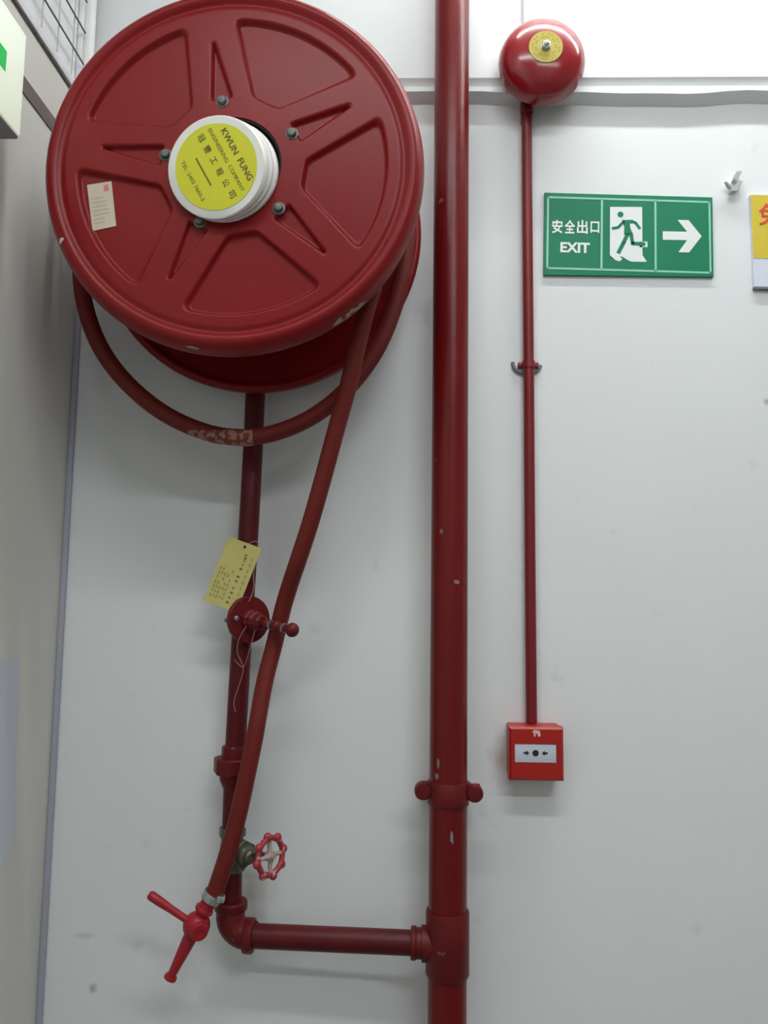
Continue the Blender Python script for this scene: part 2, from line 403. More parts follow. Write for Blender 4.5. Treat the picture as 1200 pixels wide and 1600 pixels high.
def relief(r, deg):                               # deg clockwise from up
    a = ((deg - BOLT0) % 72) - 36                 # petal axis at 0
    x, y = polar(abs(a), r)
    d = tri_line(x, y, PI_IN[0], PI_IN[1], PI_OUT[0], PI_OUT[1])
    d = smax(d, r - 0.2215, 0.012); d = smax(d, 0.1045 - y, 0.006)
    h = -0.0085 * (1 - sstep(-0.0034, 0.0022, d))
    b = ((deg - BOLT0 + 36) % 72) - 36            # bolt axis at 0
    x, y = polar(abs(b), r)
    d2 = tri_line(x, y, 0.0155, 0.100, 0.0015, 0.192)
    d2 = smax(d2, 0.1015 - y, 0.004); d2 = smax(d2, y - 0.190, 0.004)
    h += -0.0075 * (1 - sstep(-0.0034, 0.0018, d2))
    return h
def disc_mesh(face_y, sgn, relief_on=True):
    mb = MB(); nt = 540 if relief_on else 96
    rs = [0.071 + (0.238 - 0.071) * i / 96 for i in range(97)] if relief_on else [0.071, 0.238]
    tail = [(0.241, -0.0006), (0.2435, -0.0020), (0.246, -0.0028), (0.2485, -0.0020), (0.251, 0.0004), (0.2545, 0.0028), (0.259, 0.0034), (0.2635, 0.0020), (0.2675, -0.0016), (0.271, -0.0070),
            (0.2735, -0.0135), (0.2748, -0.0205), (0.2745, -0.0275), (0.2715, -0.0320), (0.2670, -0.0335), (0.262, -0.0310), (0.2605, -0.0265), (0.2590, -0.0180), (0.2555, -0.0110), (0.249, -0.0090), (0.071, -0.0095)]
    vs = []; rings = 0
    for r in rs:
        for k in range(nt):
            deg = 360 * k / nt; h = relief(r, deg) if relief_on else 0
            t = math.radians(deg); vs.append((RX + math.sin(t) * r, face_y - sgn * h, RZ + math.cos(t) * r))
        rings += 1
    for (r, h) in tail:
        for k in range(nt):
            t = 2 * PI * k / nt; vs.append((RX + math.sin(t) * r, face_y - sgn * h, RZ + math.cos(t) * r))
        rings += 1
    fs = []
    for i in range(rings):
        j = (i + 1) % rings
        for k in range(nt):
            l = (k + 1) % nt; fs.append((i * nt + k, i * nt + l, j * nt + l, j * nt + k))
    mb.add(vs, fs); return mb
front = reel.part('front_disc', disc_mesh(YFACE, 1), M['reel'], angle=60)
YBACK = -0.068
reel.part('back_disc', disc_mesh(YBACK, -1, False), M['reel'], angle=60)
reel.part('drum', MB().lathe((RX, YFACE + 0.0095, RZ), (0, 1, 0), [(0.0, 0.03), (0.150, 0.03), (0.155, 0.002), (0.155, YBACK - YFACE - 0.0195), (0.0, YBACK - YFACE - 0.0195)], 64), M['drum'])
reel.part('hub_recess', MB().lathe((RX, YFACE + 0.012, RZ), AX, [(0, -0.014), (0.0705, -0.014), (0.0705, 0.010), (0.0685, 0.010), (0.0685, -0.010), (0, -0.010)], 48), M['darkgap'])
reel.part('mounting_bracket', MB().rbox((RX - 0.05, -0.012, RZ - 0.13), (RX + 0.05, 0, RZ + 0.13), 0.003).cyl((RX, -0.012, RZ), (RX, YBACK + 0.006, RZ), 0.028), M['drum'])
for k in range(5):
    t = math.radians(BOLT0 + 72 * k); r = 0.0962
    c = (RX + math.sin(t) * r, YFACE, RZ + math.cos(t) * r)
    reel.part('bolt', MB().lathe(c, AX, [(0, -0.002), (0.0092, -0.002), (0.0092, 0.0008), (0.0068, 0.0012), (0.0066, 0.0042), (0.0050, 0.0062), (0.0, 0.0070)], 20), M['dullsteel'], label='dull grey bolt')
# hub cap, knocked askew so that it leans to the left
cap_back = at(353, 268, YFACE - 0.001); cap_front = at(337.5, 261, YFACE - 0.028)
cap_n = (Vector((0, -1, 0)) * 1.0 + (cap_front - cap_back).normalized() * 1.0).normalized()
ca = cap_front - cap_back; H = ca.length
capmb = MB()
def ring_stack(layers, n=72):                     # layers: (t along the lean, radius, extra along normal)
    vs = []; 
    u = (Vector((1, 0, 0)) - cap_n * cap_n.x).normalized(); w = cap_n.cross(u)
    for (t, r) in layers:
        c = cap_back + ca * t; tilt = t
        nn = (Vector((0, -1, 0)) * (1 - tilt) + cap_n * tilt).normalized()
        uu = (Vector((1, 0, 0)) - nn * nn.x).normalized(); ww = nn.cross(uu)
        for k in range(n):
            a = 2 * PI * k / n; vs.append(c + uu * math.cos(a) * r + ww * math.sin(a) * r)
    fs = [tuple(range(n)), tuple(range((len(layers) - 1) * n, len(layers) * n))]
    for i in range(len(layers) - 1):
        for k in range(n):
            l = (k + 1) % n; fs.append((i * n + k, i * n + l, (i + 1) * n + l, (i + 1) * n + k))
    capmb.add(vs, fs)
ring_stack([(-0.25, 0.070), (0.0, 0.0755), (0.10, 0.0762), (0.22, 0.0752), (0.27, 0.0725), (0.33, 0.0725), (0.38, 0.0740), (0.55, 0.0735), (0.60, 0.0708), (0.66, 0.0708), (0.71, 0.0724), (0.92, 0.0712), (1.0, 0.0690)])
cap = reel.part('hub_cap', capmb, M['capwhite'], angle=40, label='white plastic hub cap with yellow maker label')
cr = (Vector((1, 0, 0)) - cap_n * cap_n.x).normalized(); cupv = cap_n.cross(cr)
if cupv.z < 0: cupv = -cupv
lab_c = cap_front + cap_n * 0.0002
reel.part('maker_label', MB().lathe(lab_c, cap_n, [(0, 0), (0.0592, 0), (0.0592, 0.0006), (0, 0.0006)], 72), M['yellow'], parent=cap, label='round yellow label')
ta = math.radians(-60.5)
tr = cr * math.cos(ta) + cupv * math.sin(ta); tu = tr.cross(cap_n) * -1
if tu.dot(cr) < 0: tu = -tu
kp = 0.00088
lt = MB(); o0 = lab_c + cap_n * 0.0007
text_mb('KWUN  FUNG', 1, o0 + tu * 39 * kp + tr * 2 * kp, tr, tu, 0.0002, width=92 * kp, height=10.5 * kp, bold=0.02, mb=lt)
text_mb('ENGINEERING  COMPANY', 1, o0 + tu * 20 * kp, tr, tu, 0.0002, width=113 * kp, height=6.5 * kp, mb=lt)
for i, ch in enumerate('冠豐工程公司'):
    text_mb(ch, 1, o0 + tu * 2 * kp + tr * (i - 2.5) * 20.5 * kp, tr, tu, 0.0002, width=11.5 * kp, height=(11.5 if ch != '工' else 9.5) * kp, bold=0.012, mb=lt)
for i in range(14):
    c = o0 + tu * -21 * kp + tr * (-4 + (i - 6.5) * 3.6) * kp + cap_n * 0.0002
    lt.prism([c + tr * 1.4 * kp + tu * 1.3 * kp, c - tr * 1.4 * kp + tu * 1.3 * kp, c - tr * 1.4 * kp - tu * 1.3 * kp, c + tr * 1.4 * kp - tu * 1.3 * kp], cap_n * 0.0001)
text_mb('TEL: 2402 7660-2', 1, o0 - tu * 43 * kp + tr * -1 * kp, tr, tu, 0.0002, width=72 * kp, height=6.5 * kp, mb=lt)
reel.part('label_lettering', lt, M['ink'], parent=cap, smooth=False, label='dark lettering on yellow label')
# paper sticker in the left recess
ys = YFACE + 0.0085
stk = [(136, 289), (174, 283), (181.5, 353), (144.5, 361)]
so = reel.part('paper_sticker', MB().prism([at(x, y, ys - 0.0012) for x, y in stk], (0, 0.0014, 0)), M['sticker'], smooth=False, label='small cream paper sticker')
sl = MB()
def bil(u, v):
    a, b, c, d = [Vector(p) for p in stk]; q = (a * (1 - u) + b * u) * (1 - v) + (d * (1 - u) + c * u) * v; return (q.x, q.y)
rnd = random.Random(3)
for i in range(7):
    v = 0.30 + i * 0.09; u1 = rnd.uniform(0.55, 0.9)
    pxpoly(sl, [bil(0.12, v), bil(u1, v), bil(u1, v + 0.035), bil(0.12, v + 0.035)], ys - 0.0013, ys - 0.0012)
reel.part('sticker_print', sl, M['stickerink'], parent=so, smooth=False)
reel.part('red_stamp', pxpoly(MB(), [bil(0.66, 0.06), bil(0.86, 0.06), bil(0.86, 0.20), bil(0.66, 0.20)], ys - 0.0014, ys - 0.0012), M['stampred'], parent=so, smooth=False, label='pale red stamp')
# chipped paint on the rim
def rim_chip(deg0, deg1, r0, r1, seed, m):
    rr = random.Random(seed); mb = MB(); n = 10; top = []; 
    prof = [(0.251, 0.0002), (0.2545, 0.0028), (0.259, 0.0034), (0.2635, 0.0020), (0.2675, -0.0016), (0.271, -0.0070), (0.2735, -0.0135), (0.2748, -0.0205), (0.2745, -0.0275)]
    def hh(s):
        i = min(int(s), len(prof) - 2); f = s - i; a, b = prof[i], prof[i + 1]; return (a[0] + (b[0] - a[0]) * f, a[1] + (b[1] - a[1]) * f)
    def P(deg, s, lift):
        r, h = hh(s); t = math.radians(deg); r += lift * 0.7; h += lift * 0.7
        return (RX + math.sin(t) * r, YFACE - h, RZ + math.cos(t) * r)
    rows = []
    for i in range(n + 1):
        d = deg0 + (deg1 - deg0) * i / n; e = math.sin(PI * i / n) ** 0.5 if 0 < i < n else 0.1
        a = r0 + (r1 - r0) * (0.5 - 0.5 * e * rr.uniform(0.6, 1)); b = r0 + (r1 - r0) * (0.5 + 0.5 * e * rr.uniform(0.6, 1))
        rows.append([P(d, a + (b - a) * q / 3, 0.0006) for q in range(4)])
    vs = [p for r_ in rows for p in r_]; fs = [(i * 4 + q, i * 4 + q + 1, i * 4 + q + 5, i * 4 + q + 4) for i in range(n) for q in range(3)]
    mb.add(vs, fs)
    reel.part('paint_chip', mb, m, parent=front, label='bare chipped paint')
M['chip'] = mat('bare_primer', (0.21, 0.03, 0.02, 1), 0.7, chips=((0.34, 0.29, 0.20, 1), 95, 0.46))
M['scratch'] = mat('pale_scratch', (0.62, 0.54, 0.46, 1), 0.7)
rim_chip(135.5, 147.5, 5.2, 7.8, 11, M['chip'])
rim_chip(188, 192.5, 4.6, 5.6, 5, M['chip'])
rim_chip(243.6, 245.0, 1.8, 5.0, 2, M['scratch'])

# ================================================================== fire hose
hose = Thing('fire_hose', 'red rubber fire hose coiled on the reel with a hanging loop and nozzle', 'fire hose', (RX, 0, RZ - 0.3))
HR = 0.0135
coil = []
for i in range(0, 24 * 7 + 1):
    t = 2 * PI * i / 24; yy = -0.262 + 0.150 * i / (24 * 7)
    coil.append((RX + math.sin(t) * 0.1705, yy, RZ + math.cos(t) * 0.1705))
for i in range(1, 24 * 4 + 1):
    t = 2 * PI * i / 24; f = min(1, i / 12); yy = -0.112 - 0.100 * i / (24 * 4)
    coil.append((RX + math.sin(t) * (0.1705 + 0.025 * f), yy, RZ + math.cos(t) * (0.1705 + 0.025 * f)))
hose.part('hose_coil', MB().tube(coil, HR, 12), M['hose'], angle=60)
YL = -0.135
loop_px = [(405, 128), (335, 140), (262, 168), (198, 222), (152, 292), (130, 365), (126.5, 430), (136, 490), (160, 548), (200, 600), (255, 645), (318, 674), (375, 683.5), (430, 676), (490, 650), (545, 605), (590, 543), (619, 470), (634, 400), (637, 335), (624, 272), (588, 210), (535, 165), (470, 138), (405, 128)]
loop = [at(x, y, YL) for x, y in loop_px]
loop[0] = loop[0] + Vector((0, 0.012, 0)); loop[-1] = loop[-1] + Vector((0, -0.018, 0)); loop[1] += Vector((0, 0.009, 0)); loop[-2] += Vector((0, -0.014, 0))
lp = smooth_path(loop, 8)
hose.part('hose_loop', MB().tube(lp, HR, 20), M['hose'], angle=60)
# worn, scuffed stretch at the bottom of the loop
wp = smooth_path([at(x, y, YL) for x, y in [(300, 667.5), (318, 674), (340, 679.5), (375, 683.5), (397, 683)]], 6)
wm = MB(); rnd = random.Random(9); vs = []; fs = []; nsg = 9
for i, p in enumerate(wp):
    j = min(i + 1, len(wp) - 1); k = max(i - 1, 0); T = (wp[j] - wp[k]).normalized()
    f = i / (len(wp) - 1); span = 0.25 + 1.05 * min(1, f * 1.6)
    outv = Vector((0, -1, 0)); dn = T.cross(outv).normalized()
    if dn.z > 0: dn = -dn
    mid = 0.85 - 0.45 * f
    for q in range(nsg):
        a = mid + (q / (nsg - 1) - 0.5) * 2 * span * rnd.uniform(0.85, 1.0)
        vs.append(p + (outv * math.cos(a) + dn * math.sin(a)) * (HR + 0.0007))
for i in range(len(wp) - 1):
    for q in range(nsg - 1): fs.append((i * nsg + q, i * nsg + q + 1, (i + 1) * nsg + q + 1, (i + 1) * nsg + q))
hose.part('worn_patch', wm.add(vs, fs), M['worn'], label='scuffed pale patch')
hang = [(560, 300, -.205), (588, 345, -.215), (595, 395, -.215), (586, 440, -.212), (571, 489, -.208), (556, 550, -.200), (545.5, 598, -.192), (525, 672, -.180), (504, 750, -.165), (484, 820, -.152), (466, 875, -.140), (453, 914, -.117), (442, 951, -.102), (428.5, 1007, -.094), (414, 1064, -.104), (403.5, 1120, -.116), (397, 1157, -.120), (385, 1215, -.121), (372.5, 1272, -.121), (357, 1330, -.120), (338.5, 1387, -.118), (332, 1403, -.118)]
hp = smooth_path([at(*h) for h in hang], 8)
hose.part('hanging_hose', MB().tube(hp, HR, 20), M['hose'], angle=60)
YN = -0.118
d_n = (at(319, 1421, YN) - at(338.5, 1387, YN)).normalized()
c0 = at(332, 1401, YN)
hose.part('hose_clamp', MB().lathe(c0 - d_n * 0.006, d_n, [(0.0138, 0), (0.0158, 0), (0.0162, 0.001), (0.0162, 0.011), (0.0158, 0.012), (0.0138, 0.012)], 32)
          .rbox(tuple(c0 + Vector((0.010, -0.016, -0.004))), tuple(c0 + Vector((0.021, -0.004, 0.006))), 0.0015, 2), M['chrome'], label='silver worm-drive hose clamp')
nz = at(307, 1446, YN); wn = at(319, 1421, YN)
noz_mb = MB().cyl(c0 + d_n * 0.004, wn, 0.0115, 28)
noz_mb.lathe(wn, d_n, [(0, -0.004), (0.0115, -0.004), (0.0142, -0.002), (0.0142, 0.002), (0.0118, 0.005), (0.0095, 0.006), (0, 0.006)], 32)
noz_mb.cyl(wn, nz, 0.0095, 24)
noz_mb.sphere(nz, 0.0205, 32, 16, d_n)
noz = hose.part('nozzle', noz_mb, M['nozzle'], label='bright red nozzle with ball valve')
bd = Vector((0.45, -0.88, -0.12)).normalized()
hose.part('valve_boss', MB().lathe(nz + bd * 0.012, bd, [(0, 0), (0.0135, 0), (0.0135, 0.009), (0.012, 0.0115), (0.006, 0.0115), (0.0055, 0.0105), (0, 0.0105)], 32), M['nozzle'], parent=noz)
l0 = at(290, 1436, YN - 0.004); l1 = at(234, 1398, YN - 0.008); ld = (l1 - l0); ll = ld.length
hose.part('lever_handle', MB().lathe(l0, ld, [(0, -0.012), (0.0052, -0.012), (0.0054, 0.0), (0.0058, ll * 0.4), (0.0070, ll * 0.75), (0.0072, ll * 0.95), (0.0062, ll), (0.004, ll + 0.002), (0, ll + 0.002)], 24), M['nozzle'], parent=noz)
j0 = at(300, 1459, YN); j1 = at(265.5, 1529, YN); jd = j1 - j0; jl = jd.length
hose.part('jet_tip', MB().lathe(j0, jd, [(0, -0.008), (0.0118, -0.008), (0.0112, 0.0), (0.0098, jl * 0.3), (0.0065, jl * 0.9), (0.0066, jl - 0.005), (0.0096, jl - 0.004), (0.0100, jl), (0.0042, jl), (0.004, jl - 0.006), (0, jl - 0.006)], 32), M['nozzle'], parent=noz)

# ================================================================== feed pipe with valve
YP = -0.060; PR = 0.0168
ft = at(396, 640, YP); fx = lambda py: at({620: 396.5, 800: 390, 1000: 377.5, 1130: 370, 1195: 366.5, 1400: 361}[py], py, YP)
feed = Thing('feed_pipe', 'slim red water pipe rising from the elbow to the hose reel with stop valve', 'pipe', (fx(1130).x, 0, at(361, 1460, YP).z))
zt = RZ - 0.02
P_top = Vector((fx(800).x + 0.002, YP, zt)); P_un = fx(1195); P_vl = at(362.5, 1326, YP); P_el = at(361, 1413, YP)
upp = smooth_path([Vector((fx(620).x, YP + 0.012, zt)), fx(620) + Vector((0, 0.012, 0)), fx(800), fx(1000), fx(1130), P_un], 6)
feed.part('upper_pipe', MB().tube(upp, PR, 28), M['pipe'], angle=50)
feed.part('lower_pipe', MB().tube([P_un, (P_un + P_vl) / 2, P_vl, P_el + Vector((0, 0, -0.004))], PR, 28), M['pipe'], angle=50)
zdir = Vector((0, 0, 1))
un = MB(); un.lathe(at(367, 1174, YP), zdir, [(0, -0.012), (0.0212, -0.012), (0.0212, 0.008), (0.019, 0.0095), (0, 0.0095)], 10)
hexprof(un, at(367, 1195, YP), zdir, 0.0345, -0.013, 0.0125, 8)
un.lathe(at(366, 1209, YP), zdir, [(0, -0.022), (0.0172, -0.022), (0.0235, -0.008), (0.0235, 0.004), (0, 0.004)], 28)
feed.part('union_nut', un, M['fitting'], angle=25)
# round flange with the hose guide arm
fdir = Vector((0.66, -0.75, 0.0)).normalized()
fc = at(389, 968, -0.083)
fl = MB().lathe(fc, fdir, [(0, -0.006), (0.0365, -0.006), (0.0380, -0.0045), (0.0380, 0.002), (0.0365, 0.0035), (0, 0.0035)], 48)
fl.cyl(fc - fdir * 0.035, fc, 0.016, 24)
flange = feed.part('round_flange', fl, M['fitting'], angle=30, label='round red flange plate')
side = Vector((0, 0, 1)).cross(fdir).normalized()
for sg, zz in ((-1, 0.002), (1, -0.006)):
    feed.part('bolt', MB().lathe(fc + side * sg * 0.0265 + Vector((0, 0, zz)), fdir, [(0, -0.012), (0.0042, -0.012), (0.0042, 0.007), (0.003, 0.008), (0, 0.008)], 12), M['steel'], parent=flange)
feed.part('flange_stud', MB().cyl(at(362, 969, -0.075), at(351.5, 969, -0.075), 0.0032, 12), M['dullsteel'], parent=flange, label='grey stud end')
arm_end = at(459, 985, -0.152); ad = arm_end - fc; al = ad.length
feed.part('spindle_boss', MB().lathe(fc, ad, [(0, 0), (0.0185, 0.0), (0.0175, 0.008), (0.0145, 0.011), (0.0165, 0.013), (0.0165, 0.018), (0.0125, 0.021), (0.0142, 0.024), (0.0128, 0.031), (0.009, 0.034), (0, 0.034)], 10), M['fitting'], parent=flange, angle=20)
arm = feed.part('guide_arm', MB().cyl(fc + ad * 0.2, arm_end, 0.0058, 18), M['fitting'])
for f, r in ((0.42, 0.0088), (0.63, 0.0092), (0.97, 0.0112)):
    feed.part('knob', MB().sphere(fc + ad * f, r, 20, 12, ad, 0.9), M['fitting'], parent=arm)
for f in (0.52, 0.80):
    feed.part('arm_washer', MB().lathe(fc + ad * f, ad, [(0.005, -0.002), (0.0080, -0.002), (0.0080, 0.002), (0.005, 0.002)], 16), M['steel'], parent=arm)
# gate valve
vd = Vector((0.70, -0.70, -0.03)).normalized()
vb = MB().lathe(P_vl, zdir, [(0, -0.034), (0.0200, -0.034), (0.0215, -0.032), (0.0215, -0.020), (0.0175, -0.018), (0.0195, 0.0), (0.0175, 0.018), (0.0215, 0.020), (0.0215, 0.032), (0.0200, 0.034), (0, 0.034)], 8)
vb.cyl(P_vl, P_vl + vd * 0.030, 0.0175, 24)
valve = feed.part('gate_valve', vb, M['brass'], angle=25, label='dark tarnished brass gate valve')
bn = MB(); hexprof(bn, P_vl, vd, 0.0225, 0.026, 0.037, 6); bn.lathe(P_vl, vd, [(0, 0.036), (0.0165, 0.036), (0.0150, 0.044), (0.0105, 0.047), (0.0105, 0.053), (0.008, 0.056), (0, 0.056)], 24)
feed.part('bonnet', bn, M['brass'], parent=valve, angle=25)
P_w = at(422.5, 1338, P_vl.y - 0.062)
wv = (P_w - P_vl).normalized()
feed.part('stem', MB().cyl(P_vl + wv * 0.04, P_w + wv * 0.006, 0.0042, 16), M['brass'], parent=valve)
wa = Vector((0.82, -0.57, 0.08)).normalized()
wh = MB().torus(P_w, wa, 0.0265, 0.0044, 96, 12)
wu = wa.orthogonal().normalized(); ww = wa.cross(wu)
for k in range(8):
    t = 2 * PI * (k + 0.3) / 8
    wh.sphere(P_w + (wu * math.cos(t) + ww * math.sin(t)) * 0.0292, 0.0070, 14, 8, wa, 0.8)
feed.part('handwheel', wh, M['wheel'], parent=valve, angle=50, label='red lobed handwheel with worn paint')
for k in range(4):
    t = 2 * PI * (k + 0.55) / 4; e = wu * math.cos(t) + ww * math.sin(t)
    feed.part('spoke', MB().tube([P_w + e * 0.004 + wa * 0.001, P_w + e * 0.015 - wa * 0.002, P_w + e * 0.0255], [0.0042, 0.0032, 0.0034], 10), M['wheelworn'], parent=valve)
feed.part('wheel_hub', MB().lathe(P_w, wa, [(0, -0.006), (0.0075, -0.006), (0.008, 0.002), (0.005, 0.004), (0.0045, 0.008), (0, 0.008)], 12), M['wheelworn'], parent=valve)
# elbow and branch to the riser
BR = 0.0185
P_br0 = at(392, 1462, -0.066); RIX = at(702, 800, -0.08)
P_br1 = at(664, 1474, -0.076)
e0 = P_el; corner = Vector((P_el.x, YP - 0.004, P_br0.z + 0.001))
arc = [e0]
for i in range(1, 11):
    t = i / 10 * PI / 2; rr = 0.030
    cc = Vector((corner.x + rr, corner.y, corner.z + rr))
    arc.append(Vector((cc.x - rr * math.cos(t), cc.y, cc.z - rr * math.sin(t))))
arc.append(P_br0)
elb = MB().tube(arc, 0.0225, 28)
elb.lathe(e0, zdir, [(0, -0.008), (0.0250, -0.008), (0.0262, -0.006), (0.0262, 0.004), (0.0245, 0.006), (0, 0.006)], 28)
elb.lathe(P_br0, P_br1 - P_br0, [(0, -0.010), (0.0250, -0.010), (0.0262, -0.008), (0.0262, 0.003), (0.0245, 0.005), (0, 0.005)], 28)
feed.part('elbow', elb, M['fitting'], angle=40)
feed.part('branch_pipe', MB().cyl(P_br0, P_br1, BR, 28), M['pipe'])
bdv = (P_br1 - P_br0).normalized()
feed.part('branch_socket', MB().lathe(at(642, 1473, -0.075), bdv, [(0, 0), (0.0235, 0), (0.0245, 0.0015), (0.0245, 0.007), (0.0225, 0.009), (0.0225, 0.030), (0, 0.030)], 28), M['fitting'], angle=40)

# ================================================================== inspection tag on the feed pipe
yt = -0.0865
cp = [(357.5, 838), (409, 857), (369.5, 957), (317, 938)]
tag = Thing('inspection_tag', 'pale yellow printed card tied to the slim feed pipe above the flange', 'tag', at(363, 940, yt))
def bend(px, py):
    q = at(px, py, yt); return q
card = MB(); NU, NV = 6, 8; vs = []
for s_ in (0, 1):
    for j in range(NV + 1):
        for i in range(NU + 1):
            u, v = i / NU, j / NV
            a, b, c, d = [Vector(p) for p in cp]; q = (a * (1 - u) + b * u) * (1 - v) + (d * (1 - u) + c * u) * v
            yy = yt + 0.004 * (v - 0.5) ** 2 * 4 * (-0.5) + s_ * 0.0004
            vs.append(at(q.x, q.y, yy) if s_ == 0 else vs[j * (NU + 1) + i] + Vector((0, 0.0004, 0)))
n1 = (NU + 1) * (NV + 1); fs = []
for j in range(NV):
    for i in range(NU):
        k = j * (NU + 1) + i
        fs.append((k, k + 1, k + NU + 2, k + NU + 1)); fs.append((n1 + k, n1 + k + NU + 1, n1 + k + NU + 2, n1 + k + 1))
edge = [i for i in range(NU + 1)] + [j * (NU + 1) + NU for j in range(1, NV + 1)] + [NV * (NU + 1) + i for i in range(NU - 1, -1, -1)] + [j * (NU + 1) for j in range(NV - 1, 0, -1)]
for a, b in zip(edge, edge[1:] + edge[:1]): fs.append((a, b, b + n1, a + n1))
co = tag.part('card', card.add(vs, fs), M['card'], angle=60)
def cbil(u, v):
    a, b, c, d = [Vector(p) for p in cp]; q = (a * (1 - u) + b * u) * (1 - v) + (d * (1 - u) + c * u) * v; return (q.x, q.y)
def cyy(v): return yt - 0.002 * (v - 0.5) ** 2 * 4
def crect(mb, u0, v0, u1, v1):
    return mb.add([at(*cbil(u, v), cyy(v) - 0.00035) for u, v in ((u0, v0), (u1, v0), (u1, v1), (u0, v1))], [(0, 1, 2, 3)])
ci = MB(); rnd = random.Random(21)
for (v, w, h) in [(0.16, .07, .025), (0.205, .08, .03), (0.25, .05, .02), (0.31, .05, .018), (0.37, .07, .03), (0.49, .08, .03), (0.56, .07, .028), (0.67, .06, .025), (0.74, .08, .03), (0.82, .06, .025), (0.89, .08, .03)]:
    uu = 0.665 + rnd.uniform(-0.01, 0.01); crect(ci, uu - w / 2, v, uu + w / 2, v + h)
tag.part('tag_lettering', ci, M['cardink'], parent=co, smooth=False, label='dark column of characters')
cpnt = MB()
for i in range(5):
    u = 0.10 + i * 0.09
    for j in range(7):
        v = 0.44 + j * 0.07; 
        if rnd.random() < 0.8: crect(cpnt, u, v, u + 0.05, v + rnd.uniform(0.03, 0.055))
for j in range(8):
    v = 0.18 + j * 0.09; crect(cpnt, 0.84, v, 0.88, v + 0.05)
tag.part('tag_small_print', cpnt, M['cardprint'], parent=co, smooth=False)
tag.part('tag_hole', MB().lathe(at(382.5, 854.5, yt - 0.0028), (0, -1, 0), [(0, 0), (0.0022, 0), (0.0022, 0.0002), (0, 0.0002)], 16), M['darkgap'], parent=co)
st = smooth_path([at(382, 854, -.0885), at(396, 846, -.083), at(404, 850, -.074), at(401, 870, -.078), at(396, 900, -.080), at(397, 918, -.081), at(389, 940, -.088)], 6)
st2 = smooth_path([at(385, 978, -.104), at(373, 1000, -.100), at(371, 1020, -.094), at(380, 1042, -.088), at(377, 1060, -.085), at(366, 1095, -.082), at(368, 1112, -.082)], 8)
st3 = smooth_path([at(398, 985, -.104), at(390, 1015, -.098), at(380, 1042, -.088), at(366, 1030, -.084)], 8)
tag.part('string', MB().tube(st, 0.0006, 6), M['thread'], label='thin pale string')
tag.part('string', MB().tube(st2, 0.0006, 6), M['thread'], label='thin pale string')
tag.part('string', MB().tube(st3, 0.0005, 6), M['thread'], label='thin pale string')

# ================================================================== riser pipe
YR = -0.080; RR = 0.0300
r_top = at(706.5, 0, YR); r_bot = at(698.5, 1600, YR)
rx = lambda z: r_bot.x + (r_top.x - r_bot.x) * (z - r_bot.z) / (r_top.z - r_bot.z)
riser = Thing('riser_pipe', 'thick red vertical riser pipe running from floor to ceiling', 'pipe', (rx(0.0), YR, 0))
rp = [Vector((rx(z), YR, z)) for z in (0, 0.5, 1.0, 1.5, 2.0, 2.5, CEIL - 0.001)]
rpipe = riser.part('pipe', MB().tube(rp, RR, 48), M['riser'], angle=50)
z1 = at(700, 1433, YR - RR).z; z0 = at(700, 1538, YR - RR).z
tee = MB().lathe((rx((z0 + z1) / 2), YR, z0), zdir, [(0.029, 0), (0.0322, 0), (0.0338, 0.003), (0.0338, z1 - z0 - 0.004), (0.0325, z1 - z0), (0.029, z1 - z0)], 48)
zc = at(664, 1474, -0.076).z
tee.cyl((rx(zc) - 0.040, -0.0768, zc), (rx(zc), -0.0768, zc), 0.0265, 28)
riser.part('tee_fitting', tee, M['fitting'], angle=40, label='red tee fitting')
zk = at(700, 1244, YR - RR).z; zq = (at(661, 1238, YR - 0.017).z + at(742.5, 1242, YR - 0.017).z) / 2
cl = MB().lathe((rx(zk), YR, zk - 0.0185), zdir, [(0.0295, 0), (0.0325, 0), (0.0328, 0.001), (0.0328, 0.034), (0.0322, 0.035), (0.0295, 0.035)], 48)
cl.rbox((rx(zk) - 0.050, YR - 0.006, zq - 0.012), (rx(zk) - 0.028, YR + 0.004, zq + 0.012), 0.002, 2)
cl.rbox((rx(zk) + 0.028, YR - 0.006, zq - 0.012), (rx(zk) + 0.050, YR + 0.004, zq + 0.012), 0.002, 2)
cl.rbox((rx(zk) - 0.042, YR + 0.030, zq - 0.022), (rx(zk) + 0.042, 0, zq - 0.002), 0.002, 2)
clamp = riser.part('pipe_clamp', cl, M['fitting'], angle=35, label='red two-bolt pipe clamp')
for pxx, pyy in ((661, 1238), (742.5, 1242)):
    c = at(pxx, pyy, YR - 0.017)
    riser.part('clamp_bolt', MB().lathe((c.x, YR + 0.004, c.z), AX, [(0, 0), (0.0125, 0), (0.0135, 0.002), (0.0135, 0.016), (0.0115, 0.020), (0, 0.021)], 20), M['fitting'], parent=clamp)
for i, (px, py, w, h, colr) in enumerate([(713, 909, .012, .008, 'flake'), (685, 1194, .008, .017, 'flake'), (706, 1309, .006, .022, 'bare'), (723, 608, .008, .013, 'riser'), (683, 1215, .008, .010, 'flake'), (690, 830, .006, .008, 'flake')]):
    c = at(px, py, YR - RR); a = math.asin(max(-0.95, min(0.95, (c.x - rx(c.z)) / RR)))
    if colr == 'flake' and 'flake' not in M: M['flake'] = mat('flaked_paint', (0.22, 0.15, 0.13, 1), 0.8, var=0.3, vscale=90)
    if colr == 'bare' and 'bare' not in M: M['bare'] = mat('bare_metal', (0.21, 0.21, 0.26, 1), 0.5, var=0.2, vscale=80)
    riser.part('paint_chip', cyl_patch(MB(), (rx(c.z), YR), RR, a, c.z, w, h, 30 + i), M[colr], parent=rpipe)

